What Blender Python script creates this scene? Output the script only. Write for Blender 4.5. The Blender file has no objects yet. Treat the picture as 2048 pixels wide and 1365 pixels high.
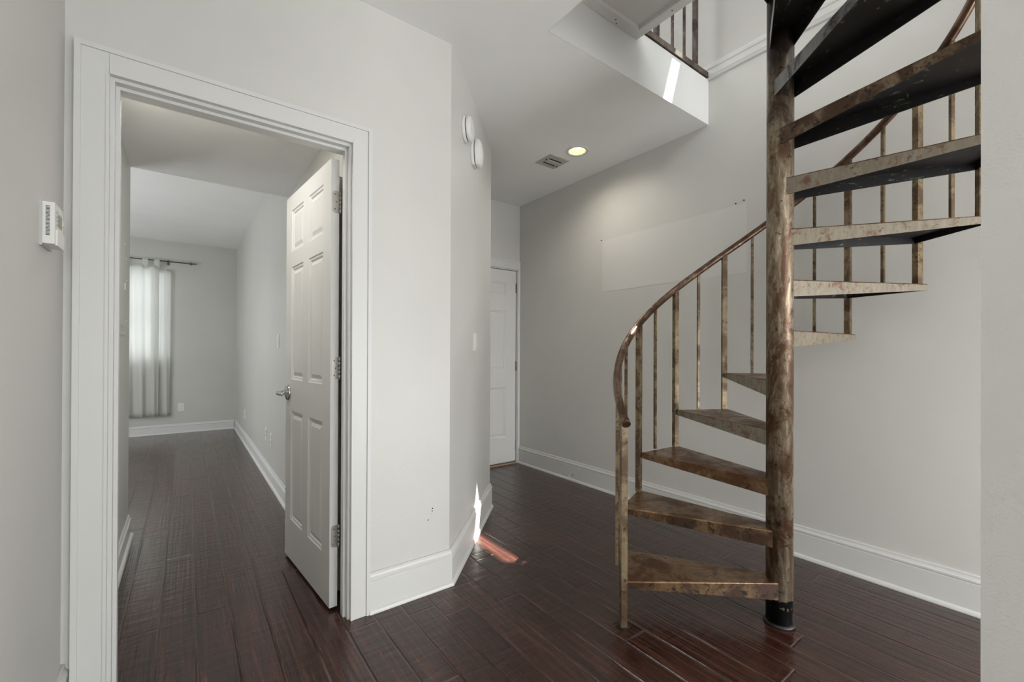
import bpy, bmesh, math, random
from mathutils import Vector, Matrix
random.seed(4)
SC = bpy.context.scene
COL = SC.collection
PI = math.pi
R = math.radians

# ------------------------------------------------------------------ surveyed dimensions (metres)
XW, YD, YF = 2.877, 1.977, 3.730           # right wall, bedroom-door wall, hall end wall
ZC, ZF = 2.756, 3.066                      # ceiling, upper floor
XL = -0.3166                               # left wall
A = Vector((1.079, 1.977)); B = Vector((1.870, 2.788))    # the diagonal wall
YO, XO, YN = 1.6076, 1.413, 0.06           # stair opening
PX, PY, RR = 2.0929, 0.8386, 0.6936        # stair pole, railing radius
TH0, DT, Z1, RI = 146.2, 25.07, 0.1946, 0.21774
YBED = 7.95

# ------------------------------------------------------------------ materials
def srgb(r, g, b):
    f = lambda c: (c/255/12.92 if c <= 10 else ((c/255+.055)/1.055)**2.4)
    return (f(r), f(g), f(b), 1)

class NT:
    def __init__(s, name):
        s.m = bpy.data.materials.new(name); s.m.use_nodes = True
        s.t = s.m.node_tree; s.n = s.t.nodes; s.l = s.t.links
        s.b = s.n['Principled BSDF']
    def new(s, kind, **kw):
        n = s.n.new(kind)
        for k, v in kw.items():
            if k.startswith('i_'):
                k = k[2:]; k = int(k) if k.isdigit() else k
                n.inputs[k].default_value = v
            else: setattr(n, k, v)
        return n
    def link(s, a, b): s.l.new(a, b)
    def set(s, **kw):
        for k, v in kw.items(): s.b.inputs[k.replace('_', ' ')].default_value = v
    def ramp(s, fac, stops):
        r = s.new('ShaderNodeValToRGB')
        e = r.color_ramp.elements
        while len(e) < len(stops): e.new(.5)
        for q, (p, c) in zip(e, stops): q.position = p; q.color = c
        s.link(fac, r.inputs[0]); return r.outputs[0]
    def mix(s, fac, a, b, mode='MIX'):
        m = s.new('ShaderNodeMix', data_type='RGBA', blend_type=mode)
        for sock, v in ((m.inputs[0], fac), (m.inputs[6], a), (m.inputs[7], b)):
            if hasattr(v, 'links') or isinstance(v, bpy.types.NodeSocket): s.link(v, sock)
            else: sock.default_value = v
        return m.outputs[2]
    def math(s, op, a, b=0.0, c=0.0):
        m = s.new('ShaderNodeMath', operation=op)
        for sock, v in zip(m.inputs, (a, b, c)):
            if isinstance(v, bpy.types.NodeSocket): s.link(v, sock)
            else: sock.default_value = v
        return m.outputs[0]
    def noise(s, vec, scale, detail=4, rough=.6, dist=0.0):
        n = s.new('ShaderNodeTexNoise', i_Scale=scale, i_Detail=detail, i_Roughness=rough, i_Distortion=dist)
        s.link(vec, n.inputs['Vector']); return n.outputs[0]
    def coord(s, which='Object'): return s.new('ShaderNodeTexCoord').outputs[which]
    def mapping(s, vec, scale=(1,1,1), loc=(0,0,0)):
        m = s.new('ShaderNodeMapping'); s.link(vec, m.inputs[0])
        m.inputs['Scale'].default_value = scale; m.inputs['Location'].default_value = loc
        return m.outputs[0]
    def bump(s, h, strength, dist=.01):
        b = s.new('ShaderNodeBump', i_Strength=strength, i_Distance=dist)
        s.link(h, b.inputs['Height']); s.link(b.outputs[0], s.b.inputs['Normal'])

def paint(name, col, rough=.5, peel=.15, scale=90, var=.03, spec=.4):
    k = NT(name); v = k.coord()
    big = k.noise(v, 1.3, 3)
    lo = tuple(c*(1-var) for c in col[:3])+(1,); hi = tuple(min(1, c*(1+var)) for c in col[:3])+(1,)
    k.link(k.ramp(big, [(.3, lo), (.7, hi)]), k.b.inputs['Base Color'])
    k.set(Roughness=rough); k.b.inputs['Specular IOR Level'].default_value = spec
    k.bump(k.noise(v, scale, 2), peel, .003)
    return k.m

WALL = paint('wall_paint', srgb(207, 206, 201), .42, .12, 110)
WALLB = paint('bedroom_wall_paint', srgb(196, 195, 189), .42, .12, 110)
CEIL = paint('ceiling_paint', srgb(238, 238, 235), .75, .1, 130)
TEX = paint('orange_peel_paint', srgb(224, 224, 221), .55, .3, 150)
PATCH = paint('pale_paint_patch', srgb(215, 214, 210), .5, .1, 110, .01)
WHITE = paint('white_trim_paint', srgb(214, 214, 211), .35, .05, 60, .01)
DOORW = paint('white_door_paint', srgb(216, 215, 211), .33, .05, 60, .01)
LANDW = paint('white_landing_paint', srgb(214, 213, 209), .55, .1, 60, .04)
PLAST = paint('white_plastic', srgb(226, 226, 221), .4, 0, 60, .01)
PLASTG = paint('grey_plastic', srgb(186, 187, 184), .4, 0, 60, .01)

def plain(name, col, rough=.5, metal=0.0, **kw):
    k = NT(name); k.set(Base_Color=col, Roughness=rough, Metallic=metal); k.set(**kw); return k.m
BLACK = plain('black_gap', srgb(18, 17, 16), .7)
CHROME = plain('chrome', srgb(210, 210, 208), .16, 1.0)
NICKEL = plain('satin_nickel', srgb(176, 173, 166), .38, .9)
BRASS = plain('dull_brass', srgb(120, 104, 74), .4, .9)
LCD = plain('display_glass', srgb(96, 106, 98), .2)
RAW = plain('raw_pine', srgb(160, 138, 112), .7)
VENT = plain('vent_grey', srgb(188, 185, 178), .5, .2)
LAMPREF = plain('lamp_reflector', srgb(235, 215, 160), .3)

def emit(name, col, s):
    k = NT(name); k.set(Base_Color=(0,0,0,1)); k.b.inputs['Emission Color'].default_value = col
    k.b.inputs['Emission Strength'].default_value = s; return k.m
BULB = emit('lit_bulb', (1, .86, .62, 1), 9)

def wood_floor():
    k = NT('mahogany_planks'); v = k.coord()
    sp = k.new('ShaderNodeSeparateXYZ'); k.link(v, sp.inputs[0])
    x, y = sp.outputs[0], sp.outputs[1]
    W, L = .1277, 1.3
    u = k.math('DIVIDE', k.math('ADD', x, .087), W)
    row = k.math('FLOOR', u); fu = k.math('FRACT', u)
    wn = k.new('ShaderNodeTexWhiteNoise', noise_dimensions='1D'); k.link(row, wn.inputs['W'])
    t = k.math('ADD', k.math('DIVIDE', y, L), k.math('MULTIPLY', wn.outputs[0], 1.0))
    pl = k.math('FLOOR', t); ft = k.math('FRACT', t)
    c2 = k.new('ShaderNodeCombineXYZ'); k.link(row, c2.inputs[0]); k.link(pl, c2.inputs[1])
    w2 = k.new('ShaderNodeTexWhiteNoise', noise_dimensions='2D'); k.link(c2.outputs[0], w2.inputs['Vector'])
    # seams
    du = k.math('MULTIPLY', k.math('MINIMUM', fu, k.math('SUBTRACT', 1, fu)), W)
    dv = k.math('MULTIPLY', k.math('MINIMUM', ft, k.math('SUBTRACT', 1, ft)), L)
    d = k.math('MINIMUM', du, dv)
    seam = k.new('ShaderNodeMapRange', i_1=.0008, i_2=.0030); k.link(d, seam.inputs[0])
    # grain: long streaks, shifted per plank
    off = k.new('ShaderNodeCombineXYZ'); k.link(k.math('MULTIPLY', w2.outputs[0], 7), off.inputs[0]); k.link(k.math('MULTIPLY', w2.outputs[0], 31), off.inputs[1])
    add = k.new('ShaderNodeVectorMath', operation='ADD'); k.link(v, add.inputs[0]); k.link(off.outputs[0], add.inputs[1])
    vv = add.outputs[0]
    gr = k.noise(k.mapping(vv, (55, 2.2, 1)), 1, 6, .65, .6)
    fine = k.noise(k.mapping(vv, (260, 9, 1)), 1, 3, .6)
    base = k.ramp(gr, [(.3, srgb(41, 24, 19)), (.48, srgb(64, 38, 31)), (.62, srgb(88, 53, 42)), (.78, srgb(118, 74, 58))])
    base = k.mix(k.math('MULTIPLY', fine, .35), base, srgb(38, 20, 17))
    tint = k.ramp(w2.outputs[0], [(0, (.62, .60, .60, 1)), (1, (1.0, .99, .97, 1))])
    base = k.mix(1.0, base, tint, 'MULTIPLY')
    # pinkish brown scuffs scattered over the boards
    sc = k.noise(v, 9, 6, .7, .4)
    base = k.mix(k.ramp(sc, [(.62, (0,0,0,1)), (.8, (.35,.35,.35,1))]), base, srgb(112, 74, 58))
    dust = k.new('ShaderNodeTexVoronoi', i_Scale=26.0); k.link(v, dust.inputs['Vector'])
    dsz = k.math('MULTIPLY', k.math('SUBTRACT', k.noise(v, 2.2, 2), .44), .16)
    base = k.mix(k.math('MULTIPLY', k.math('LESS_THAN', dust.outputs['Distance'], dsz), .55), base, srgb(190, 176, 160))
    core = k.new('ShaderNodeMapRange', i_1=.0006, i_2=.0009); k.link(d, core.inputs[0])
    lit = k.ramp(k.noise(v, 5, 2), [(.42, srgb(30, 16, 12)), (.56, srgb(140, 102, 84))])  # light brown seam cores: glints off plank edges put into the colour
    base = k.mix(seam.outputs[0], k.mix(core.outputs[0], srgb(14, 8, 6), lit), base)
    sb2 = k.new('ShaderNodeMapRange', i_1=.0008, i_2=.0065); k.link(d, sb2.inputs[0])
    k.link(base, k.b.inputs['Base Color'])
    rg = k.noise(k.mapping(vv, (30, 3, 1)), 1, 4)
    k.link(k.ramp(rg, [(.2, (.13,.13,.13,1)), (.8, (.27,.27,.27,1))]), k.b.inputs['Roughness'])
    k.b.inputs['Specular IOR Level'].default_value = .5
    k.b.inputs['Coat Weight'].default_value = .25; k.b.inputs['Coat Roughness'].default_value = .16
    # hand-scraped surface: shallow ripples across and along each board
    rip = k.noise(k.mapping(vv, (6, 26, 1)), 1, 2, .5, .4)
    lng = k.noise(k.mapping(vv, (60, 1.2, 1)), 1, 3, .6)
    h = k.math('ADD', k.math('MULTIPLY', rip, .8), k.math('MULTIPLY', lng, 1.0))
    h = k.math('ADD', h, k.math('MULTIPLY', sb2.outputs[0], 1.6))
    k.bump(h, .85, .004)
    return k.m
FLOOR = wood_floor()

def rusty(name, steel, rust, dark, rust_lo=.48, rust_hi=.64, metal=.55, rough=.42, dk=.62, sc=9):
    k = NT(name); v = k.coord()
    n1 = k.noise(v, sc, 8, .68, .5); n2 = k.noise(k.mapping(v, (60, 60, 14)), 1, 5, .7, .3); n3 = k.noise(v, 34, 6, .75)
    st = k.ramp(n2, [(.25, tuple(c*.72 for c in steel[:3])+(1,)), (.75, tuple(min(1, c*1.22) for c in steel[:3])+(1,))])
    c = k.mix(k.ramp(n1, [(rust_lo, (0,0,0,1)), (rust_hi, (1,1,1,1))]), st, rust)
    c = k.mix(k.ramp(n3, [(dk, (0,0,0,1)), (dk+.08, (1,1,1,1))]), c, dark)
    k.link(c, k.b.inputs['Base Color'])
    k.link(k.ramp(n1, [(.3, (rough-.1,)*3+(1,)), (.7, (rough+.2,)*3+(1,))]), k.b.inputs['Roughness'])
    k.set(Metallic=metal); k.bump(n3, .25, .002)
    return k.m
STEEL = rusty('rusty_bare_steel', srgb(134, 125, 109), srgb(112, 86, 66), srgb(84, 48, 36), .54, .63, .25, .44, .6, 24)
BRONZE = rusty('bronzed_tread_steel', srgb(134, 106, 78), srgb(96, 66, 42), srgb(48, 36, 28), .44, .56, .5, .3, .58)
POST = rusty('rusty_post_steel', srgb(134, 118, 90), srgb(88, 68, 48), srgb(50, 34, 28), .44, .56, .4, .4, .56)
RAIL = rusty('brown_rail_steel', srgb(124, 102, 84), srgb(84, 62, 50), srgb(60, 42, 36), .42, .56, .75, .25, .62)
BLUESTEEL = rusty('dark_blue_steel', srgb(132, 132, 134), srgb(66, 58, 54), srgb(120, 104, 88), .5, .62, .5, .36, .6)
DARKBRONZE = rusty('dark_bronze_flange_steel', srgb(112, 88, 62), srgb(66, 46, 32), srgb(28, 24, 22), .42, .52, .4, .36, .53)
DARKRAIL = rusty('dark_worn_rail_steel', srgb(84, 72, 62), srgb(54, 34, 30), srgb(190, 180, 158), .45, .6, .4, .45, .6)
GREYRAIL = rusty('grey_floor_rail_steel', srgb(120, 112, 102), srgb(88, 74, 64), srgb(48, 40, 38), .46, .6, .6, .32, .6)
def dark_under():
    k = NT('primer_and_shade_underside'); v = k.coord()  # leftover black primer, with the shade under the treads put into the colour
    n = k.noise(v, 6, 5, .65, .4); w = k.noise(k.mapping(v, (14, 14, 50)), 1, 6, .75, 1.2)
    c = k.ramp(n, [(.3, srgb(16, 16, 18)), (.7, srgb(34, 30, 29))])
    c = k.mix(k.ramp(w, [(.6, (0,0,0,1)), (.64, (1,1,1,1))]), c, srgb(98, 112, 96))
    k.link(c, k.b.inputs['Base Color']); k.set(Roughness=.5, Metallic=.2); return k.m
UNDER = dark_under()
def pole_mat():
    k = NT('rusty_pole_steel'); v = k.coord()
    n1 = k.noise(k.mapping(v, (1, 1, .55)), 9, 8, .72, .8); n2 = k.noise(k.mapping(v, (44, 44, 9)), 1, 6, .7, .5); n3 = k.noise(v, 26, 6, .75, .3)
    st = k.ramp(n2, [(.3, srgb(92, 79, 62)), (.5, srgb(134, 119, 97)), (.7, srgb(182, 171, 150))])
    c = k.mix(k.ramp(n1, [(.46, (0,0,0,1)), (.58, (1,1,1,1))]), st, srgb(90, 64, 45))
    c = k.mix(k.ramp(n3, [(.57, (0,0,0,1)), (.65, (1,1,1,1))]), c, srgb(50, 36, 28))
    sp = k.new('ShaderNodeSeparateXYZ'); k.link(v, sp.inputs[0])
    z = k.math('ADD', sp.outputs[2], k.math('MULTIPLY', k.math('SUBTRACT', n3, .5), .05))
    lowp = k.math('LESS_THAN', z, .118)              # black paint left on the foot of the pole
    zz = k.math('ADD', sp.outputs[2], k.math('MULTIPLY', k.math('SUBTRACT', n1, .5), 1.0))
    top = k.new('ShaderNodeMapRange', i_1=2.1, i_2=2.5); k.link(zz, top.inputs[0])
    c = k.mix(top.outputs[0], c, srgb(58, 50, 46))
    fl = k.noise(k.mapping(v, (26, 26, 18)), 1, 3, .6, 1.5)
    foot = k.mix(k.ramp(fl, [(.6, (0,0,0,1)), (.63, (1,1,1,1)), (.66, (0,0,0,1))]), srgb(24, 24, 26), srgb(190, 178, 140))
    c = k.mix(lowp, c, foot)
    k.link(c, k.b.inputs['Base Color'])
    k.set(Metallic=.45, Roughness=.4); k.bump(n3, .3, .002); return k.m
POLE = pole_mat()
def curtain_mat():
    k = NT('white_curtain_cloth'); k.set(Base_Color=srgb(232, 231, 227), Roughness=.9)
    tr = k.new('ShaderNodeBsdfTranslucent'); tr.inputs[0].default_value = srgb(236, 236, 232)
    mx = k.new('ShaderNodeMixShader', i_0=.5)
    k.link(k.b.outputs[0], mx.inputs[1]); k.link(tr.outputs[0], mx.inputs[2])
    k.link(mx.outputs[0], k.n['Material Output'].inputs[0])
    return k.m
CLOTH = curtain_mat()
def glass_mat():
    k = NT('window_glass'); tr = k.new('ShaderNodeBsdfTransparent'); gl = k.new('ShaderNodeBsdfGlossy', i_Roughness=.02)
    mx = k.new('ShaderNodeMixShader', i_0=.06)
    k.link(tr.outputs[0], mx.inputs[1]); k.link(gl.outputs[0], mx.inputs[2]); k.link(mx.outputs[0], k.n['Material Output'].inputs[0])
    return k.m
GLASS = glass_mat()

# ------------------------------------------------------------------ mesh helpers
class MB:
    def __init__(s): s.bm = bmesh.new(); s.mi = 0
    def face(s, vs):
        try:
            f = s.bm.faces.new(vs); f.material_index = s.mi; return f
        except ValueError: return None
    def v(s, *p): return s.bm.verts.new(p if len(p) == 3 else p[0])
    def box(s, x0, x1, y0, y1, z0, z1):
        if x0 > x1: x0, x1 = x1, x0
        if y0 > y1: y0, y1 = y1, y0
        p = [s.v(x, y, z) for z in (z0, z1) for x, y in ((x0,y0),(x1,y0),(x1,y1),(x0,y1))]
        for q in ((3,2,1,0),(4,5,6,7),(0,1,5,4),(1,2,6,5),(2,3,7,6),(3,0,4,7)): s.face([p[i] for i in q])
        return s
    def prism(s, poly, z0, z1):
        a = sum(poly[i][0]*poly[(i+1)%len(poly)][1]-poly[(i+1)%len(poly)][0]*poly[i][1] for i in range(len(poly)))
        if a < 0: poly = poly[::-1]
        lo = [s.v(x, y, z0) for x, y in poly]; hi = [s.v(x, y, z1) for x, y in poly]
        s.face(lo[::-1]); s.face(hi)
        n = len(poly)
        for i in range(n): s.face([lo[i], lo[(i+1)%n], hi[(i+1)%n], hi[i]])
        return s
    def bar(s, p, q, w, d=None, ang=0.0):     # square bar between two points (vertical bars: ang turns it)
        d = d or w; p, q = Vector(p), Vector(q); t = (q-p).normalized()
        up = Vector((0,0,1)) if abs(t.z) < .9 else Vector((math.cos(ang), math.sin(ang), 0))
        a = t.cross(up).normalized(); b = a.cross(t).normalized()
        r = [[s.v(c + a*i*w/2 + b*j*d/2) for i, j in ((-1,-1),(1,-1),(1,1),(-1,1))] for c in (p, q)]
        s.face(r[0]); s.face(r[1][::-1])
        for i in range(4): s.face([r[0][i], r[1][i], r[1][(i+1)%4], r[0][(i+1)%4]])
        return s
    def tube(s, pts, r, n=12, cap=True, smooth=True):
        pts = [Vector(p) for p in pts]; rings = []
        for i, p in enumerate(pts):
            t = (pts[min(i+1, len(pts)-1)]-pts[max(i-1, 0)]).normalized()
            ref = Vector((0,0,1)) if abs(t.z) < .95 else Vector((1,0,0))
            a = t.cross(ref).normalized(); b = t.cross(a)
            rr = r[i] if isinstance(r, (list, tuple)) else r
            rings.append([s.v(p + (a*math.cos(2*PI*k/n)+b*math.sin(2*PI*k/n))*rr) for k in range(n)])
        for i in range(len(rings)-1):
            for k in range(n):
                f = s.face([rings[i][k], rings[i][(k+1)%n], rings[i+1][(k+1)%n], rings[i+1][k]])
                if f: f.smooth = smooth
        if cap: s.face(rings[0][::-1]); s.face(rings[-1])
        return s
    def lathe(s, prof, c=(0,0,0), axis='z', n=32):   # prof: (radius, height)
        c = Vector(c); rings = []
        for r, h in prof:
            ring = []
            for k in range(n if r > 1e-6 else 1):
                a = 2*PI*k/n; x, y = r*math.cos(a), r*math.sin(a)
                ring.append(s.v(c + (Vector((x, y, h)) if axis == 'z' else Vector((h, x, y)) if axis == 'x' else Vector((y, h, x)))))
            rings.append(ring)
        for i in range(len(rings)-1):
            p, q = rings[i], rings[i+1]
            for k in range(n):
                if len(p) == 1 and len(q) == 1: continue
                if len(p) == 1: f = s.face([p[0], q[k], q[(k+1)%n]])
                elif len(q) == 1: f = s.face([p[k], q[0], p[(k+1)%n]])
                else: f = s.face([p[k], p[(k+1)%n], q[(k+1)%n], q[k]])
                if f: f.smooth = True
        return s
    def sweep(s, prof, path):     # prof: (offset to the left of travel, height), closed outline; path: plan points, mitred
        path = [Vector(p) for p in path]; rings = []
        for i, p in enumerate(path):
            d0 = (p-path[i-1]).normalized() if i else (path[1]-p).normalized()
            d1 = (path[i+1]-p).normalized() if i < len(path)-1 else d0
            n0 = Vector((-d0.y, d0.x)); n1 = Vector((-d1.y, d1.x)); m = (n0+n1).normalized(); m /= max(.2, m.dot(n0))
            rings.append([s.v(p.x+m.x*o, p.y+m.y*o, h) for o, h in prof])
        n = len(prof)
        for i in range(len(rings)-1):
            for k in range(n): s.face([rings[i][k], rings[i+1][k], rings[i+1][(k+1)%n], rings[i][(k+1)%n]])
        s.face(rings[0]); s.face(rings[-1][::-1])
        return s
    def bevel(s, w=.002, seg=2):
        e = [e for e in s.bm.edges if len(e.link_faces) == 2 and e.calc_face_angle(0) > .6]
        bmesh.ops.bevel(s.bm, geom=e, offset=w, segments=seg, affect='EDGES', profile=.6)
        return s

def obj(name, mb, mats, parent=None, world=False, origin=None, normals=True):
    if normals: bmesh.ops.recalc_face_normals(mb.bm, faces=mb.bm.faces)
    off = None
    if parent is not None and world: off = PLACE[parent.name]
    elif origin is not None: off = Vector(origin)
    if off is not None: bmesh.ops.translate(mb.bm, verts=mb.bm.verts, vec=-Vector(off))
    me = bpy.data.meshes.new(name); mb.bm.to_mesh(me); mb.bm.free()
    for m in (mats if isinstance(mats, (list, tuple)) else [mats]): me.materials.append(m)
    o = bpy.data.objects.new(name, me); COL.objects.link(o)
    if parent is not None: o.parent = parent
    if parent is not None and world: PLACE[o.name] = Vector(off)
    if origin is not None and parent is None: o.location = origin; PLACE[o.name] = Vector(origin)
    return o
PLACE = {}
def tag(o, label, cat, group=None):
    o['label'] = label; o['category'] = cat
    if group: o['group'] = group
    return o
def thing(name, label, cat, loc, rz=0, group=None):
    o = bpy.data.objects.new(name, None); COL.objects.link(o); o.empty_display_size = .05
    o.location = loc; o.rotation_euler = (0, 0, rz); PLACE[o.name] = Vector(loc)
    return tag(o, label, cat, group)
def struct(name, mb, mats, label, cat, parent=None, origin=None):
    o = obj(name, mb, mats, parent, origin=origin)
    if parent is None: o['kind'] = 'structure'; tag(o, label, cat)
    return o

# ------------------------------------------------------------------ the shell
T = .10
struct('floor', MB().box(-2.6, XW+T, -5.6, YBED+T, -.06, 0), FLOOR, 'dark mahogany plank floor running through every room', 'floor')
# right wall, both storeys, with one high window upstairs
m = MB(); wy0, wy1, wz0, wz1 = .41, 1.25, 4.08, 4.63
m.box(XW, XW+T, -5.6, wy0, 0, 5.6); m.box(XW, XW+T, wy1, YF+T, 0, 5.6)
m.box(XW, XW+T, wy0, wy1, 0, wz0); m.box(XW, XW+T, wy0, wy1, wz1, 5.6)
wr = struct('wall_right', m, WALL, 'long light grey wall behind the spiral stair', 'wall')
m = MB().box(XW-.0012, XW, 1.35, 2.56, 1.705, 2.148)
o = obj('paint_patch', m, PATCH, wr); o['label'] = 'paler painted rectangle left on the wall'
# bedroom-door wall
DX0, DX1, DZ = -.209, .5845, 2.101       # inner edges of the casing
JX0, JX1, JZ = -.197, .574, 2.088        # jamb faces
YB = YD+.108
m = MB(); m.box(XL, JX0-.018, YD, YB, 0, ZC); m.box(JX0-.018, JX1+.018, YD, YB, JZ+.018, ZC)
m.prism([(JX1+.018, YD), (A.x, YD), (A.x+.06, YB), (JX1+.018, YB)], 0, ZC)
struct('wall_front', m, WALL, 'grey wall that holds the bedroom doorway', 'wall')
WF = bpy.data.objects['wall_front']
for sx, sz, sr in ((.985, .405, .0035), (.983, .392, .0028), (.981, .378, .0016), (.962, .352, .003)):
    obj('scuff_mark', MB().lathe([(0, -.0006), (sr, -.0006), (sr, 0)], (sx, YD, sz), 'y', 10), BLACK, WF)
u = (B-A).normalized(); nrm = Vector((u.y, -u.x)); UANG = math.atan2(u.y, u.x)
q = A - nrm*.10; q2 = B - nrm*.10
struct('wall_diagonal', MB().prism([tuple(A), tuple(B), (B.x-.05, B.y+.12), tuple(q2), (A.x+.06, YB)], 0, ZC), WALL, 'short diagonal grey wall carrying the two alarms and a switch', 'wall')
struct('wall_hall', MB().box(B.x-.10, B.x, B.y+.02, YF, 0, ZC), WALL, 'hidden side wall of the short hall', 'wall')
FD0, FD1, FDZ = 2.065, 2.838, 2.056      # hall door opening
m = MB(); m.box(B.x-.1, FD0-.01, YF, YF+T, 0, ZC); m.box(FD0-.01, FD1+.006, YF, YF+T, FDZ+.01, ZC); m.box(FD1+.006, XW, YF, YF+T, 0, ZC)
struct('wall_back', m, WALL, 'end wall of the hall above and around its white door', 'wall')
struct('wall_left', MB().box(XL-T, XL, -5.6, YB, 0, ZC), WALL, 'grey wall at the left edge with the thermostat', 'wall')
m = MB().box(1.318, 1.42, -.12, .146, 0, ZC).bevel(.004, 2)
struct('wall_stub', m, TEX, 'orange peel textured white wall end at the right edge', 'wall')
# wall behind the photographer, two window openings
m = MB(); WBY = -5.5
wins = [(-.05, 1.15), (1.5, 2.7)]
xs = [XL]; 
for a, b in wins: xs += [a, b]
xs.append(XW)
for i in range(0, len(xs), 2): m.box(xs[i], xs[i+1], WBY-T, WBY, 0, ZC)
for a, b in wins: m.box(a, b, WBY-T, WBY, 0, .35); m.box(a, b, WBY-T, WBY, 2.3, ZC)
struct('wall_rear', m, WALL, 'wall behind the camera with two windows', 'wall')
# ceiling slab with the stair opening
m = MB(); zt = ZF-.012
m.box(XL-T, XO-.003, -5.6, YF+T, ZC, zt); 
DLX, DLY, DH = 2.437, 2.430, .0615
m.box(XO-.003, XW, YO+.003, DLY-DH, ZC, zt); m.box(XO-.003, XW, DLY+DH, YF+T, ZC, zt); m.box(XO-.003, DLX-DH, DLY-DH, DLY+DH, ZC, zt); m.box(DLX+DH, XW, DLY-DH, DLY+DH, ZC, zt)
m.box(XO-.003, XW, -5.6, YN-.003, ZC, zt)
m.box(XL-T, XO-.003, YB, YF+T, ZC, zt) if False else None
struct('ceiling', m, CEIL, 'flat off-white ceiling with the stair opening cut in it', 'ceiling')
m = MB(); m.box(XO-.003, XW, YO, YO+.003, ZC, ZF); m.box(XO-.003, XO, YN-.003, YO, ZC, ZF); m.box(XO, XW, YN-.003, YN, ZC, ZF)
struct('trim_1', m, WHITE, 'white fascia boards lining the stair opening', 'trim')
# upper storey
m = MB(); U0 = -.9; UY0, UY1, UZ = -1.8, YF+T, 5.5
m.box(U0-T, U0, UY0, UY1, ZF, UZ); struct('wall_upper_left', m, WALL, 'upstairs wall out of view on the left', 'wall')
m = MB(); m.box(U0, XW, UY1-T, UY1, ZF, UZ); struct('wall_upper_back', m, WALL, 'upstairs wall behind the guard rail', 'wall')
m = MB(); m.box(U0, .4, UY0-T, UY0, ZF, UZ); m.box(2.4, XW, UY0-T, UY0, ZF, UZ); m.box(.4, 2.4, UY0-T, UY0, ZF, ZF+.7); m.box(.4, 2.4, UY0-T, UY0, ZF+2.1, UZ)
struct('wall_upper_front', m, WALL, 'upstairs wall with a wide window out of view', 'wall')
struct('ceiling_upper', MB().box(U0-T, XW+T, UY0-T, UY1, UZ, UZ+.1), CEIL, 'upstairs ceiling out of view', 'ceiling')
struct('floor_upper', MB().box(U0, XO-.003, UY0, UY1-T, ZF-.012, ZF).box(XO-.003, XW, YO+.003, UY1-T, ZF-.012, ZF).box(XO-.003, XW, UY0, YN-.003, ZF-.012, ZF), FLOOR, 'upstairs plank floor around the stair opening', 'floor')
# moulding band along the right wall at the upper floor
prof = [(0, 3.062), (.012, 3.062), (.014, 3.072), (.02, 3.082), (.02, 3.118), (.026, 3.124), (.026, 3.140), (.018, 3.150), (.012, 3.164), (0, 3.168)]
struct('trim_2', MB().sweep(prof, [(XW, UY0), (XW, UY1-T)]), WHITE, 'white moulding band on the right wall level with the upper floor', 'trim')
# bedroom
BXR, BXL, BYE, BZS = .62, -.292, 3.70, 2.359
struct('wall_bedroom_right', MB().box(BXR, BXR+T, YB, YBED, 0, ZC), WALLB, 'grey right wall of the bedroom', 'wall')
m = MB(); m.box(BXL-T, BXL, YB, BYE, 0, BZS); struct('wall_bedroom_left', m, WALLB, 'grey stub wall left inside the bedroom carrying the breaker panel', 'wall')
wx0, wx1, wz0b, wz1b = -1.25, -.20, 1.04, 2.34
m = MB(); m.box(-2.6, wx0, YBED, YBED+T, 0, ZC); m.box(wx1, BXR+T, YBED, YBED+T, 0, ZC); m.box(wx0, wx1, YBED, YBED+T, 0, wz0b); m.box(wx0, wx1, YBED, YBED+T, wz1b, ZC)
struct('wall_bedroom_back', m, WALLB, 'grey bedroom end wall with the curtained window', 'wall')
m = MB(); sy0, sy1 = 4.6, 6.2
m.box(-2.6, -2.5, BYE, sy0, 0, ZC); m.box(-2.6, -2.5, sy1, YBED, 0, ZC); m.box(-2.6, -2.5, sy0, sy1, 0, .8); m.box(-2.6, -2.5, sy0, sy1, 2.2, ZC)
struct('wall_bedroom_side', m, WALLB, 'bedroom side wall out of view with an added window opening for fill light', 'wall')
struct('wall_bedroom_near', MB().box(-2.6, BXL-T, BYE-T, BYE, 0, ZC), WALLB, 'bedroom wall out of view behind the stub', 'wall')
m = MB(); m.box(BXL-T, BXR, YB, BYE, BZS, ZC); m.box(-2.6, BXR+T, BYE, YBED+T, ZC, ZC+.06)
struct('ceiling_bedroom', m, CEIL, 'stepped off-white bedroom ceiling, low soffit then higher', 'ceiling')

# ------------------------------------------------------------------ baseboards
def base_prof(h=.18, t=.018, shoe=.012):
    return [(0, 0), (t+shoe, 0), (t+shoe, .006), (t+shoe*.75, .014), (t+.002, .02), (t, .021), (t, h-.042), (t-.002, h-.04), (t-.002, h-.036),
            (t+.002, h-.032), (t+.002, h-.024), (t-.004, h-.018), (t-.007, h-.010), (t-.007, h-.003), (t-.010, h), (0, h)]
BP = base_prof()
struct('baseboard_right', MB().sweep(BP, [(XW, -5.5), (XW, YF-.014)]), WHITE, 'tall white moulded baseboard along the right wall', 'baseboard')
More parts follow.
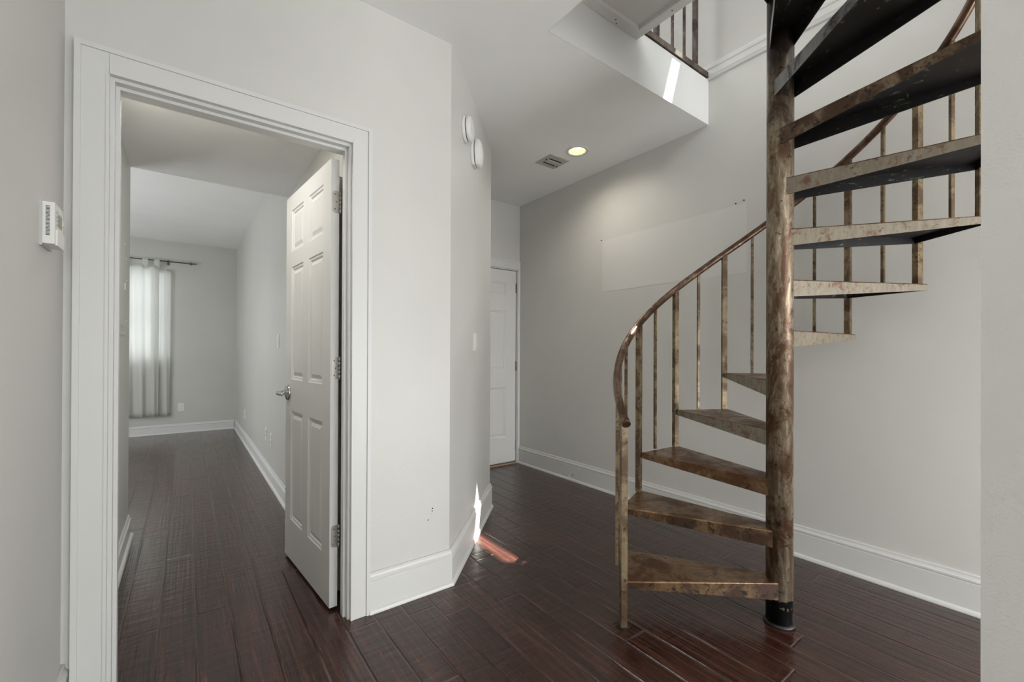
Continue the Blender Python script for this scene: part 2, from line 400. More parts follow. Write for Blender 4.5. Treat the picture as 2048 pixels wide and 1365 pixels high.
# path must keep the room on its left
struct('baseboard_diagonal', MB().sweep(BP, [tuple(B-u*.002), tuple(A), (DX1+.0815, YD)][0:3]), WHITE, 'tall white baseboard wrapping the door wall and diagonal wall', 'baseboard')
struct('baseboard_left', MB().sweep(BP, [(XL, YD-.0), (XL, -5.5)]), WHITE, 'white baseboard along the left wall', 'baseboard')
BP2 = base_prof(.135, .014, .014)
struct('baseboard_bedroom_right', MB().sweep(BP2, [(BXR, 3.0), (BXR, YBED)]), WHITE, 'white baseboard along the bedroom right wall', 'baseboard')
struct('baseboard_bedroom_back', MB().sweep(BP2, [(BXR-.028, YBED), (-2.5, YBED)]), WHITE, 'white baseboard under the bedroom curtain', 'baseboard')
struct('baseboard_bedroom_left', MB().sweep(BP2, [(BXL, BYE), (BXL, YB+.02)]), WHITE, 'white baseboard with shoe moulding on the bedroom stub wall', 'baseboard')

# ------------------------------------------------------------------ bedroom doorway: casing, jamb
m = MB()
cw, ct = .0815, .018
def casing(m, x0, x1, z1, y, sgn=-1, w=cw, t=ct, left=True, right=True):
    f = y+sgn*t
    if left:
        m.box(x0-w, x0, y, f, 0, z1+w); m.box(x0-w-.002, x0-w+.014, y, f+sgn*.006, 0, z1+w+.002)
        m.box(x0-.008, x0+.001, y, f+sgn*.003, 0, z1+.008)
    if right:
        m.box(x1, x1+w, y, f, 0, z1+w); m.box(x1+w-.014, x1+w+.002, y, f+sgn*.006, 0, z1+w+.002)
        m.box(x1-.001, x1+.008, y, f+sgn*.003, 0, z1+.008)
    m.box(x0-.0005, x1+.0005, y, f, z1, z1+w); m.box(x0-w+.0135 if left else x0, x1+w-.0135 if right else x1, y, f+sgn*.006, z1+w-.014, z1+w+.002)
    m.box(x0, x1, y, f+sgn*.003, z1-.001, z1+.008)
casing(m, DX0, DX1, DZ, YD)
struct('trim_3', m, WHITE, 'wide white casing around the bedroom doorway', 'trim')
m = MB()
m.box(JX0-.018, JX0, YD, YB, 0, JZ); m.box(JX1, JX1+.018, YD, YB, 0, JZ); m.box(JX0-.018, JX1+.018, YD, YB, JZ, JZ+.018)
m.box(JX0, JX0+.011, YD+.03, YD+.064, 0, JZ-.011); m.box(JX1-.011, JX1, YD+.03, YD+.064, 0, JZ-.011); m.box(JX0, JX1, YD+.03, YD+.064, JZ-.011, JZ)
struct('trim_4', m, WHITE, 'white jamb and stop lining the bedroom doorway', 'trim')

def panel_door(w, h, t, cols, rows):
    """slab along +x, up z, front at y=0, six raised panels each side"""
    m = MB()
    xs = sorted({0, w} | {c for p in cols for c in p}); zs = sorted({0, h} | {c for p in rows for c in p})
    for side in (0, 1):
        Y = lambda d: d if side == 0 else t-d
        def quad(a): m.face([m.v(*p) for p in a])
        for i in range(len(xs)-1):
            for j in range(len(zs)-1):
                x0, x1, z0, z1 = xs[i], xs[i+1], zs[j], zs[j+1]
                if (x0, x1) in cols and (z0, z1) in rows:
                    loops = [[(x0+k, Y(d), z0+k), (x1-k, Y(d), z0+k), (x1-k, Y(d), z1-k), (x0+k, Y(d), z1-k)] for k, d in ((0, 0), (.004, .004), (.014, .006), (.018, .010), (.024, .010), (.042, .004))]
                    for a, b in zip(loops, loops[1:]):
                        for e in range(4): quad([a[e], a[(e+1)%4], b[(e+1)%4], b[e]])
                    quad(loops[-1])
                else: quad([(x0, Y(0), z0), (x1, Y(0), z0), (x1, Y(0), z1), (x0, Y(0), z1)])
    for a in ([(0,0,0),(0,t,0),(0,t,h),(0,0,h)], [(w,0,0),(w,t,0),(w,t,h),(w,0,h)], [(0,0,0),(w,0,0),(w,t,0),(0,t,0)], [(0,0,h),(w,0,h),(w,t,h),(0,t,h)]):
        m.face([m.v(*p) for p in a])
    bmesh.ops.remove_doubles(m.bm, verts=m.bm.verts, dist=1e-5)
    return m
def hinge(parent, x, z, y0, side=1):
    # leaf on the door edge (x=0 plane of the slab) and the knuckle beside it
    m = MB()
    r = .012; hh = .05; w = .027; X = -.0015
    pts = [(y0, -hh), (y0+w-r, -hh)] + [(y0+w-r+r*math.sin(a), -hh+r-r*math.cos(a)) for a in (R(30), R(60), R(90))] + [(y0+w-r+r*math.cos(a), hh-r+r*math.sin(a)) for a in (0, R(30), R(60), R(90))] + [(y0, hh)]
    lo = [m.v(X, p[0], z+p[1]) for p in pts]; hi = [m.v(.0003, p[0], z+p[1]) for p in pts]
    m.face(lo); m.face(hi)
    for i in range(len(pts)): m.face([lo[i], lo[(i+1)%len(pts)], hi[(i+1)%len(pts)], hi[i]])
    hg = obj('hinge', m, NICKEL, parent)
    k = MB()
    for i in range(5): k.tube([(X-.003, y0-.006, z-hh+i*.02+.001), (X-.003, y0-.006, z-hh+i*.02+.019)], .0058, 12)
    k.tube([(X-.003, y0-.006, z-hh-.003), (X-.003, y0-.006, z+hh+.003)], .004, 10)
    obj('hinge_pin', k, NICKEL, hg)
    for py, pz in ((y0+.016, -.034), (y0+.010, 0), (y0+.016, .034)):
        obj('screw', MB().lathe([(0, X-.0010), (.0030, X-.0010), (.0034, X)], (0, py, z+pz), 'x', 10), BRASS, hg)
    return hg

# the open bedroom door: hinge edge near, swung in against the right wall
LW, LH, LT = .742, 2.05, .036
ST = .108; MU = .095
pw = (LW-2*ST-MU)/2
cols = [(ST, ST+pw), (ST+pw+MU, LW-ST)]
rows = [(.225, .835), (1.012, 1.642), (1.728, 1.962)]
dd = Vector((.466-.526, 2.826-2.088)); dang = math.atan2(dd.y, dd.x)
slab = panel_door(LW, LH, LT, cols, rows)
# slab x runs along the leaf; its y=0 face must be the right-hand face, so mirror: shift so y in [-LT,0] flips to the room side
d1 = obj('door_1', slab, DOORW); d1['kind'] = 'structure'; tag(d1, 'open white six-panel bedroom door with lever handle', 'door')
d1.location = (.526+.036*math.sin(dang), 2.088-.036*math.cos(dang), .014); d1.rotation_euler = (0, 0, dang); 
for z in (1.855, 1.092, .322): hinge(d1, 0, z, -.0 if False else .003)
# lever set on the room side (y = LT face is towards -x in the world)
HX, HZ = LW-.062, .935
m = MB().lathe([(0, LT), (.044, LT), (.045, LT+.006), (.040, LT+.013), (.015, LT+.016), (.0125, LT+.03), (0, LT+.03)], (HX, 0, HZ), 'y', 28)
hd = obj('door_handle', m, CHROME, d1); hd['label'] = 'chrome lever handle'
m = MB().tube([(HX, LT+.024, HZ), (HX, LT+.048, HZ), (HX-.004, LT+.058, HZ), (HX-.02, LT+.062, HZ), (HX-.06, LT+.062, HZ-.001), (HX-.105, LT+.060, HZ-.003), (HX-.112, LT+.059, HZ-.003)], [.0105, .0105, .0115, .0115, .010, .009, .006], 12)
obj('lever', m, CHROME, hd)
m = MB().lathe([(0, 0), (.033, 0), (.033, -.004), (.029, -.009), (.014, -.011), (.0125, -.03), (0, -.03)], (HX, 0, HZ), 'y', 28)
m.tube([(HX, -.024, HZ), (HX, -.05, HZ), (HX-.02, -.056, HZ), (HX-.105, -.054, HZ-.003)], .009, 12)
obj('door_handle', m, CHROME, d1)
# latch plate on the far edge
obj('latch_plate', MB().box(LW, LW+.0012, .006, LT-.006, HZ-.03, HZ+.03), NICKEL, d1)

# closet door on the bedroom right wall, seen through the hinge gap
cl = panel_door(.66, 2.03, .034, [(.1, .285), (.375, .56)], [(.225, .825), (.985, 1.585), (1.70, 1.93)])
d3 = obj('door_3', cl, DOORW); d3['kind'] = 'structure'; tag(d3, 'white closet door on the bedroom right wall behind the open door', 'door')
d3.rotation_euler = (0, 0, PI/2); d3.location = (BXR-.0005, YB+.14, .012)

# hall door, hinges on the right
FW = FD1-FD0
fc = .1; fm = .09; fp = (FW-2*fc-.09)/2
fl = panel_door(FW-.006, 2.018, .036, [(.155 - .055, .155-.055+fp), (FW-.006-.166-fp+.04, FW-.006-.166+.04)], [(.255, .785), (.963, 1.588), (1.745, 1.887)])
d2 = obj('door_2', fl, DOORW); d2['kind'] = 'structure'; tag(d2, 'closed white six-panel door at the end of the hall', 'door'); d2.location = (FD0, YF+.006, .032)
for z in (1.84, 1.008, .16):
    m = MB().tube([(FW-.002, -.002, z-.05), (FW-.002, -.002, z+.05)], .0065, 10)
    for i in range(5): m.tube([(FW-.002, -.002, z-.05+i*.02+.001), (FW-.002, -.002, z-.032+i*.02)], .0075, 10)
    obj('hinge', m, BRASS if z > .5 else NICKEL, d2)
m = MB()
casing(m, FD0-.008, FD1+.010, FDZ+.012, YF, -1, .088, .014, True, False)
m.box(FD1+.010, XW-.001, YF, YF-.013, 0, FDZ+.1)
m.box(FD0-.01, FD0-.004, YF-.002, YF+.09, 0, FDZ+.004); m.box(FD1+.002, FD1+.008, YF-.002, YF+.09, 0, FDZ+.004); m.box(FD0-.01, FD1+.008, YF-.002, YF+.09, FDZ, FDZ+.012)
m.box(FD0, FD1, YF+.046, YF+.09, 0, FDZ)
struct('trim_5', m, WHITE, 'white casing around the hall door', 'trim')
struct('trim_6', MB().box(FD0, FD1-.004, YF-.004, YF+.04, 0, .012), RAW, 'bare wood threshold strip under the hall door', 'trim')

# ------------------------------------------------------------------ spiral staircase
ss = thing('spiral_staircase', 'rusty bare steel spiral staircase winding up through the ceiling opening', 'staircase', (PX, PY, 0))
P2 = lambda r, deg: Vector((r*math.cos(R(deg)), r*math.sin(R(deg))))    # plan, local to the pole
th = lambda n: TH0-(n-1)*DT
zt = lambda n: Z1+(n-1)*RI
HZ0 = .905
zh = lambda deg: HZ0 + (TH0-deg)/DT*RI
pr = .0525
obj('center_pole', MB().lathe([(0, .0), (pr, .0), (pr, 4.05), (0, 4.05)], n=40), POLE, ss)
obj('base_collar', MB().lathe([(pr, .0), (pr+.008, .0), (pr+.010, .006), (pr+.004, .013), (pr, .014)], n=40), plain('black_base_paint', srgb(30, 28, 27), .5), ss)
def lerp(a, b, t): return a+(b-a)*t
def tread(n):
    m = MB(); z = zt(n); t = .0042
    p0 = P2(pr-.004, th(n)+60); p3 = P2(pr-.004, th(n+1)-60)
    p1 = P2(RR-.012, th(n)); p2 = P2(RR+.020, th(n+1)-2.3)
    poly = [p0, p1, p2, p3]; dep = [.074, .030, .030, .074]
    c = sum(poly, Vector((0, 0)))/4
    # inner polygon offset by the plate thickness
    inn = []
    for i in range(4):
        a, b, d = poly[i-1], poly[i], poly[(i+1)%4]
        e0 = (b-a).normalized(); e1 = (d-b).normalized()
        n0 = Vector((-e0.y, e0.x)); n1 = Vector((-e1.y, e1.x))
        if n0.dot(c-a) < 0: n0 = -n0
        if n1.dot(c-b) < 0: n1 = -n1
        mm = (n0+n1).normalized(); mm /= max(.3, mm.dot(n0)); inn.append(b+mm*t)
    r = .005      # rolled edge
    top = []
    for i in range(4): top.append(poly[i]+(inn[i]-poly[i])*(r/t))
    V = lambda p, zz: m.v(p.x, p.y, zz)
    tv = [V(p, z) for p in top]; ov = [V(p, z-r) for p in poly]; md = [V(poly[i]+(inn[i]-poly[i])*.3*(r/t), z-r*.3) for i in range(4)]
    bv = [V(poly[i], z-dep[i]) for i in range(4)]; iv = [V(inn[i], z-dep[i]) for i in range(4)]; it = [V(inn[i], z-r) for i in range(4)]
    m.mi = 0; m.face(tv)
    m.mi = 1
    for i in range(4):
        j = (i+1)%4
        if i == 3:
            m.face([tv[i], tv[j], ov[j], ov[i]]); continue
        m.mi = 0
        for a, b in ((tv, md), (md, ov)):
            f = m.face([a[i], a[j], b[j], b[i]])
        m.mi = 1; m.face([ov[i], ov[j], bv[j], bv[i]])
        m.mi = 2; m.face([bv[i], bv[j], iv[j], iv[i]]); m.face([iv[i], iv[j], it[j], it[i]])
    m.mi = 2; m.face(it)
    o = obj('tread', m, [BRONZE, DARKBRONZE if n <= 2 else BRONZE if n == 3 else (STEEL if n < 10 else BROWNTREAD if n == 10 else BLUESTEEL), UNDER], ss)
    return o
BROWNTREAD = rusty('brown_worn_tread_steel', srgb(134, 116, 94), srgb(82, 60, 44), srgb(46, 34, 30), .42, .54, .4, .42, .54)
for n in range(1, 14): tread(n)
for n in range(1, 14):
    p = P2(RR, th(n)); z0 = 0 if n == 1 else zt(n-1)
    obj('post', MB().bar((p.x, p.y, z0), (p.x, p.y, zh(th(n))-.004), .0265, ang=R(th(n))).bevel(.0022, 2), POST, ss)
    a = th(n)-DT/2; rm = RR+.002; p = P2(rm, a)
    obj('baluster', MB().bar((p.x, p.y, zt(n)-.001), (p.x, p.y, zh(a)-.004), .0135, ang=R(a)).bevel(.0012, 1), POST, ss)
# weld bead / screw seen on the second tread edge, foot plate of the first post
p = P2(RR, th(1)); obj('post_foot', MB().box(p.x-.024, p.x+.024, p.y-.02, p.y+.02, 0, .004), plain('black_foot', srgb(26, 24, 24), .5), ss)
pts = []
for i in range(0, 221):
    d = TH0+3.2-i*1.5
    if d < th(14): break
    p = P2(RR+.002, d); pts.append((p.x, p.y, zh(d)))
obj('handrail', MB().tube(pts, .0185, 16), RAIL, ss)
# landing platform: white sheet with a framed underside
m = MB(); lx0, lx1, ly0, ly1 = XO-PX+.002, 0.0, 0.0, YO-PY-.002; fw = .055
zl0, zl1 = 3.004, 3.06
m.box(lx0, lx1, ly0, ly1, zl0+.022, zl1)
m.box(lx0, lx1, ly1-fw, ly1, zl0, zl0+.022); m.box(lx1-fw, lx1, ly0, ly1-fw, zl0, zl0+.022)
m.box(lx0, lx0+fw, ly0, ly1-fw, zl0, zl0+.022); m.box(lx0+fw, lx1-fw, ly0, ly0+fw, zl0, zl0+.022)
ld = obj('landing', m, LANDW, ss); ld['label'] = 'white painted landing platform'
for fx, fy in ((-.22, .028), (-.195, .012), (-.03, .25)):
    obj('bolt_hole', MB().lathe([(0, zl0-.0008), (.004, zl0-.0008), (.004, zl0+.002)], (lx1+fx, ly1-fy, 0), n=10), BLACK, ld)

# guard rail along the opening upstairs
gy = YO+.012
gr = thing('guard_railing', 'dark worn steel guard railing on the upper floor edge above the white fascia', 'railing', (2.49, gy, ZF))
m = MB().bar((2.05-2.49, 0, .024), (XW-.003-2.49, 0, .024), .044, .034); m.bevel(.008, 3)
obj('bottom_rail', m, GREYRAIL, gr)
for X, w, nm in ((2.73, .027, 'post'), (2.60, .0135, 'baluster'), (2.468, .0135, 'baluster'), (2.30, .027, 'post'), (2.17, .0135, 'baluster')):
    obj(nm, MB().bar((X-2.49, 0, .04), (X-2.49, 0, .92), w, ang=0).bevel(.0015, 1), DARKRAIL, gr)
obj('top_rail', MB().tube([(2.05-2.49, 0, .93), (XW-.003-2.49, 0, .93)], .0185, 16), RAIL, gr)

# ------------------------------------------------------------------ fittings
# thermostat on the left wall
tl = thing('thermostat', 'white programmable thermostat on the left wall beside the doorway', 'thermostat', (XL, 1.742, 1.462))
m = MB().box(0, .006, -.055, .055, .002, .122).bevel(.003, 2); obj('back_plate', m, PLASTG, tl)
m = MB().box(.005, .029, -.052, .048, .008, .120).bevel(.004, 2); b = obj('body', m, PLAST, tl)
m = MB()
for i in range(22): m.box(.012, .020, -.0527, -.051, .030+i*.0037, .0317+i*.0037)
obj('side_vent', m, BLACK, b)
m = MB().box(.0285, .0298, -.008, .030, .062, .098); obj('display', m, LCD, tl)
m = MB().box(.0285, .033, -.040, .044, .006, .048).bevel(.002, 2); obj('flip_cover', m, PLAST, tl)
for i in range(4): obj('button', MB().box(.0285, .0312, -.034, -.022, .064+i*.011, .070+i*.011), PLASTG, tl)
obj('button', MB().box(.0285, .0325, .034, .043, .074, .088).bevel(.001, 1), plain('cream_plastic', srgb(222, 212, 186), .5), tl)

# frames for the diagonal wall: local x along the wall, y out into the room is -y
def on_diag(s, z): p = A+u*s; return (p.x, p.y, z)
def lathe_y(prof): return [(r, -h) for r, h in prof]
sd = thing('smoke_detector', 'upper round white smoke detector high on the diagonal wall', 'smoke detector', on_diag(.275, 2.458), UANG)
obj('base', MB().lathe(lathe_y([(0, 0), (.070, 0), (.072, .004), (.072, .016), (.068, .019), (0, .019)]), axis='y', n=40), PLAST, sd)
obj('gap', MB().lathe(lathe_y([(.060, .019), (.060, .024)]), axis='y', n=40), plain('grey_slot', srgb(96, 94, 90), .6), sd)
obj('cover', MB().lathe(lathe_y([(.066, .0235), (.069, .026), (.069, .040), (.060, .048), (.030, .052), (.028, .0505), (.018, .0505), (.016, .053), (0, .054)]), axis='y', n=40), PLAST, sd)
sb = thing('carbon_monoxide_alarm', 'lower domed white alarm with slotted grille on the diagonal wall', 'alarm', on_diag(.505, 2.420), UANG)
def dome(sc_x, sc_z, prof, cut):
    m = MB().lathe(lathe_y(prof), axis='y', n=44)
    for v in m.bm.verts:
        v.co.x *= sc_x; v.co.z *= sc_z
        if v.co.z < -cut: v.co.z = -cut+(v.co.z+cut)*.15
    return m
obj('base', dome(.92, 1.15, [(0, 0), (.080, 0), (.082, .004), (.082, .018), (.078, .020), (0, .020)], .078), PLAST, sb)
obj('gap', dome(.92, 1.15, [(.076, .019), (.076, .026)], .075), plain('dark_slot', srgb(70, 68, 64), .6), sb)
obj('cover', dome(.92, 1.15, [(.078, .0245), (.081, .027), (.081, .032), (.077, .036), (.0775, .0385), (.072, .047), (.055, .056), (.03, .062), (0, .064)], .078), PLAST, sb)

def wall_plate(name, label, cat, loc, rz, kind, group=None):
    t = thing(name, label, cat, loc, rz, group)     # local: x across, -y out of the wall, z up
    obj('cover_plate', MB().box(-.035, .035, -.006, 0, -.057, .057).bevel(.003, 2), PLAST, t)
    if kind == 'switch':
        obj('rocker', MB().box(-.0165, .0165, -.0095, -.005, -.033, .033).bevel(.002, 2), PLAST, t)
    elif kind == 'toggle':
        obj('toggle', MB().box(-.004, .004, -.018, -.005, -.004, .014), PLAST, t)
        for s in (-1, 1): obj('screw', MB().lathe([(0, -.0075), (.003, -.0075), (.003, -.0055)], (0, 0, s*.03), 'y', 10), NICKEL, t)
    elif kind == 'outlet':
        for s in (-1, 1):
            f = obj('socket', MB().box(-.016, .016, -.0085, -.005, s*.0195-.014, s*.0195+.014).bevel(.003, 2), PLAST, t)
            obj('slot', MB().box(-.0085, -.006, -.009, -.008, s*.0195-.002, s*.0195+.008).box(.006, .0085, -.009, -.008, s*.0195-.002, s*.0195+.008), BLACK, f)
    return t
wall_plate('light_switch', 'white rocker light switch on the diagonal wall at hand height', 'light switch', on_diag(.585, 1.248), UANG, 'switch')
wall_plate('light_switch', 'white light switch on the bedroom wall beside the open door', 'light switch', (BXR, 4.105, 1.268), -PI/2, 'switch')
wall_plate('wall_outlet', 'white outlet on the bedroom end wall right of the curtain', 'outlet', (-.057, YBED, .372), 0, 'outlet')
wall_plate('wall_outlet', 'farther of the two low outlets beside the open bedroom door', 'outlet', (BXR, 4.758, .395), -PI/2, 'outlet')
wall_plate('wall_outlet', 'nearer of the two low outlets beside the open bedroom door', 'outlet', (BXR, 4.452, .387), -PI/2, 'outlet')
wall_plate('blank_wall_plate', 'plain painted cover plate low on the bedroom right wall near the far corner', 'wall plate', (BXR, 6.664, .362), -PI/2, 'blank')

# breaker panel on the bedroom stub wall
bp = thing('breaker_panel', 'flush breaker panel painted grey on the bedroom stub wall', 'breaker panel', (BXL, 3.33, 1.27))
obj('cover', MB().box(-.003, .004, -.24, .15, 0, .55).bevel(.001, 1), WALLB, bp)
dr = obj('panel_door', MB().box(.004, .008, -.22, -.004, .05, .50).bevel(.001, 1), WALLB, bp)
obj('door_gap', MB().box(.0035, .0055, -.004, .004, .05, .50), BRASS, bp)
obj('latch', MB().box(.004, .013, -.010, .010, .26, .30).bevel(.002, 1), PLASTG, bp)
for y, z in ((.13, .46), (.13, .33), (.05, .53), (.13, .09), (.05, .02)): obj('screw', MB().lathe([(0, .006), (.005, .006), (.006, .004)], (0, y, z), 'x', 10), PLAST, bp)

# ceiling downlight and vent
dl = thing('recessed_downlight', 'lit round recessed downlight in the hall ceiling beside the vent', 'downlight', (2.437, 2.430, ZC))
obj('trim_ring', MB().lathe([(.064, .002), (.066, -.004), (.086, -.006), (.090, -.002), (.090, 0)], n=44), WHITE, dl)
obj('reflector', MB().lathe([(.066, -.001), (.060, .004), (.056, .055), (.0, .056)], n=40), LAMPREF, dl)
obj('bulb', MB().lathe([(.050, .05), (.047, .038), (.030, .030), (0, .027)], n=36), BULB, dl)
vt = thing('ceiling_vent', 'small grey ceiling vent next to the downlight', 'vent', (2.405, 2.685, ZC))
obj('frame', MB().box(-.10, .10, -.095, .095, -.008, 0).bevel(.003, 1), VENT, vt)
for y, w in ((-.036, .007), (.036, .012)): obj('slot', MB().box(-.062, .066, y-w, y+w, -.0088, -.007), BLACK, vt)
obj('louver', MB().box(-.066, .07, -.024, .020, -.016, -.007).bevel(.003, 1), VENT, vt)
obj('damper_lever', MB().box(.072, .078, .022, .03, -.022, -.007), BLACK, vt)
obj('damper_lever', MB().box(-.08, -.074, -.02, -.012, -.014, -.007), BLACK, vt)

# spring door stop on the right baseboard
m = MB(); sx, sy, sz = XW-.018, 2.875, .062
pts = [(sx-.002-i*.0007, sy+.0055*math.cos(i*.9), sz+.0055*math.sin(i*.9)) for i in range(80)]
t = thing('door_stop', 'small spring door stop on the right baseboard', 'door stop', (sx, sy, sz))
obj('spring', MB().tube(pts, .0013, 6), NICKEL, t, world=True)
obj('tip', MB().lathe([(0, -.066), (.006, -.066), (.0075, -.056), (0, -.056)], axis='x', n=14), PLAST, t)

# nails left at the corners of the pale rectangle
for y, z, lab in ((2.565, 2.152, 'black nail at the left upper corner of the pale wall rectangle'), (1.415, 2.158, 'left of the two black nails at the right upper corner of the pale rectangle'), (1.362, 2.166, 'right of the two black nails at the right upper corner of the pale rectangle')):
    o = obj('nail', MB().lathe([(0, -.012), (.0045, -.012), (.0045, -.009), (.0016, -.009), (.0016, 0), (0, 0)], axis='x', n=12), BLACK, origin=None); o.location = (XW, y, z); tag(o, lab, 'nail', 'nails left in the right wall')

# ------------------------------------------------------------------ bedroom window, rod, curtain
m = MB(); f = .05
m.box(wx0, wx0+f, YBED+.03, YBED+.08, wz0b, wz1b); m.box(wx1-f, wx1, YBED+.03, YBED+.08, wz0b, wz1b)
m.box(wx0+f, wx1-f, YBED+.03, YBED+.08, wz0b, wz0b+f); m.box(wx0+f, wx1-f, YBED+.03, YBED+.08, wz1b-f, wz1b)
m.box(wx0+f, wx1-f, YBED+.035, YBED+.075, (wz0b+wz1b)/2-.02, (wz0b+wz1b)/2+.02)
w1 = struct('window_1', m, WHITE, 'bedroom window behind the white curtain', 'window')
obj('window_pane', MB().box(wx0+f, wx1-f, YBED+.053, YBED+.057, wz0b+f, wz1b-f), GLASS, w1)
RY, RZ = YBED-.075, 2.452
rod = thing('curtain_rod', 'thin dark curtain rod with pointed finial above the bedroom window', 'curtain rod', (-.6, RY, RZ))
obj('rod', MB().tube([(-.85, 0, 0), (.62, 0, 0)], .0075, 10), plain('dark_pewter', srgb(92, 88, 84), .4, .8), rod)
obj('finial', MB().lathe([(.0075, .60), (.013, .612), (.009, .625), (.02, .645), (.02, .655), (.008, .675), (.012, .685), (.012, .70), (0, .725)], axis='x', n=16), plain('pewter_finial', srgb(120, 114, 108), .4, .8), rod)
obj('bracket', MB().box(.382, .394, -.008, .075, -.012, .012).box(.376, .40, .066, .0745, -.04, .03), plain('pewter_bracket', srgb(104, 100, 96), .4, .8), rod)
def curtain(name, x0, x1, y, z0, z1, waves, amp, tabs, lab, ph):
    t = thing(name, lab, 'curtain', ((x0+x1)/2, y, z0), group=None)
    cx = (x0+x1)/2; m = MB(); NX, NZ = int((x1-x0)/.008), 30; grid = []
    for j in range(NZ+1):
        k = j/NZ; row = []
        for i in range(NX+1):
            s = i/NX; x = lerp(x0, x1, s)+.012*math.sin(9*s+ph)*(1-k)
            a = amp*(.55+.6*(1-k)); yy = y+a*math.sin(s*waves*2*PI+ph+.5*math.sin(3*k))+.35*a*math.sin(s*waves*4.7*PI+1+ph)
            zz = lerp(z0, z1, k)-(.018*(.5+.5*math.sin(s*waves*2*PI+1.2)) if j == NZ else 0)+(.012*math.sin(s*5+ph) if j == 0 else 0)
            row.append(m.v(x-cx, yy-y, zz-z0))
        grid.append(row)
    for j in range(NZ):
        for i in range(NX):
            f = m.face([grid[j][i], grid[j][i+1], grid[j+1][i+1], grid[j+1][i]]); f.smooth = True
    p = obj('panel', m, CLOTH, t)
    md = p.modifiers.new('thick', 'SOLIDIFY'); md.thickness = .0015
    hm = MB().box(x0-cx, x1-cx, -amp*.2-.004, -amp*.2-.002, .07, .073)
    for tx in tabs:
        tb = MB(); pts = []
        for w in (-.03, .03):
            col = []
            for a in [(.0, z1-.06), (-.022, z1-.01), (-.0185, RZ-.005), (-.010, RZ+.012), (.010, RZ+.012), (.0185, RZ-.005), (.012, z1-.03)]:
                col.append(tb.v(tx+w-cx, RY-y+a[0], a[1]-z0))
            pts.append(col)
        for i in range(6): tb.face([pts[0][i], pts[1][i], pts[1][i+1], pts[0][i+1]])
        o = obj('tab', tb, CLOTH, t); o.modifiers.new('thick', 'SOLIDIFY').thickness = .0015
    return t
curtain('curtain', -1.34, -.31, RY-.012, .285, 2.385, 7, .020, [-1.28, -1.08, -.88, -.68, -.46, -.335], 'left white tab-top curtain panel over the bedroom window', .3)
curtain('curtain', -.385, -.172, RY+.020, .272, 2.345, 2, .013, [], 'right narrow white curtain panel hanging behind the left one', 1.4)

# ------------------------------------------------------------------ lights
def area(name, loc, rot, sx, sy, power, col=(1, 1, 1), spread=180):
    l = bpy.data.lights.new(name, 'AREA'); l.shape = 'RECTANGLE'; l.size = sx; l.size_y = sy; l.energy = power; l.color = col; l.spread = R(spread)
    o = bpy.data.objects.new(name, l); COL.objects.link(o); o.location = loc; o.rotation_euler = rot; return o
DAY = (.96, .985, 1.0); WARM = (1, .93, .82)
for a, b in wins: area('window_daylight', ((a+b)/2, WBY-.02, 1.33), (PI/2, 0, 0), b-a-.06, 1.9, 36, DAY)
area('upper_window_daylight', (1.4, UY0-.02, ZF+1.4), (PI/2, 0, 0), 1.9, 1.35, 34, DAY)
area('bedroom_side_fill', (-2.52, 5.4, 1.5), (0, -PI/2, 0), 1.35, 1.5, 18, DAY)  # fill light at an unseen side window added for it
area('bedroom_window_daylight', ((wx0+wx1)/2, YBED+.12, 1.69), (-PI/2, 0, 0), 1.0, 1.25, 4.5, DAY)
def spot(name, loc, power, col=WARM, ang=150, blend=.8, size=.06):
    l = bpy.data.lights.new(name, 'SPOT'); l.energy = power; l.color = col; l.spot_size = R(ang); l.spot_blend = blend; l.shadow_soft_size = size
    o = bpy.data.objects.new(name, l); COL.objects.link(o); o.location = loc; return o
def lamp(name, loc, power, col=(.995, .995, 1), size=.15):
    l = bpy.data.lights.new(name, 'POINT'); l.energy = power; l.color = col; l.shadow_soft_size = size
    o = bpy.data.objects.new(name, l); COL.objects.link(o); o.location = loc; return o
spot('downlight_beam', (2.437, 2.430, ZC-.004), 10, ang=165, blend=1)
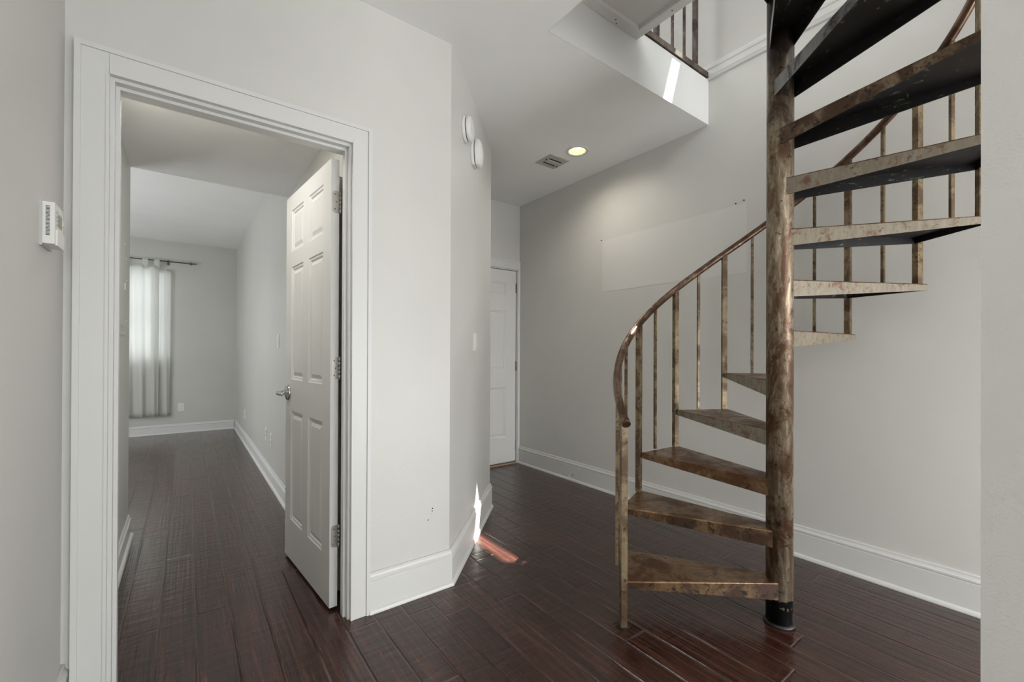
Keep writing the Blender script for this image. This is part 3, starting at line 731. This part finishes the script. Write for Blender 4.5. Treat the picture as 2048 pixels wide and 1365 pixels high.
lamp('room_fill_light', (1.2, -2.9, .5), 18, size=.3)  # added unseen fill behind the camera, evens out the room light
lamp('room_fill_light', (2.5, -1.5, .5), 88, size=.4)  # added unseen fill beyond the wall stub, brightens left wall and ceiling
lamp('upstairs_fill_light', (.1, 3.3, 4.9), 34, size=.5)  # added unseen fill, brightens the upper wall behind the guard rail
lamp('bedroom_fill_light', (-1.5, 5.2, 1.0), 17, size=.2)  # added unseen fill in the hidden part of the bedroom, lifts the soffit
area('bedroom_ceiling_fill', (-.05, 2.42, 2.345), (0, 0, 0), .3, .3, 5, (1, .97, .92))  # added unseen fill under the soffit, brightens the open door leaf
sun = bpy.data.lights.new('sun', 'SUN'); sun.energy = 30; sun.angle = R(.5); sun.color = (1, .97, .92)
so = bpy.data.objects.new('sun', sun); COL.objects.link(so)
so.rotation_euler = Vector((-.33, .345, -1)).to_track_quat('-Z', 'Y').to_euler(); so.location = (6, -3, 8)
w = bpy.data.worlds.new('World'); SC.world = w; w.use_nodes = True
bg = w.node_tree.nodes['Background']; bg.inputs[0].default_value = (.75, .86, 1, 1); bg.inputs[1].default_value = 1.0

# ------------------------------------------------------------------ camera
cam = bpy.data.cameras.new('camera'); co = bpy.data.objects.new('camera', cam); COL.objects.link(co)
cam.sensor_width = 36; cam.lens = 36*874.56/2048; cam.shift_y = (703.08-682.5)/2048; cam.clip_start = .02
yaw, pit, rol = R(36.687), R(.1817), R(.2304)
fw_ = Vector((math.sin(yaw)*math.cos(pit), math.cos(yaw)*math.cos(pit), math.sin(pit)))
rt = Vector((math.cos(yaw), -math.sin(yaw), 0)); up = rt.cross(fw_)
rt2 = rt*math.cos(rol)+up*math.sin(rol); up2 = -rt*math.sin(rol)+up*math.cos(rol)
M = Matrix((rt2, up2, -fw_)).transposed().to_4x4(); M.translation = Vector((0, 0, 1.18))
co.matrix_world = M
SC.camera = co
SC.view_settings.view_transform = 'Standard'; SC.view_settings.look = 'None'; SC.view_settings.gamma = 1; SC.view_settings.exposure = 0.78
SC.view_settings.use_curve_mapping = False
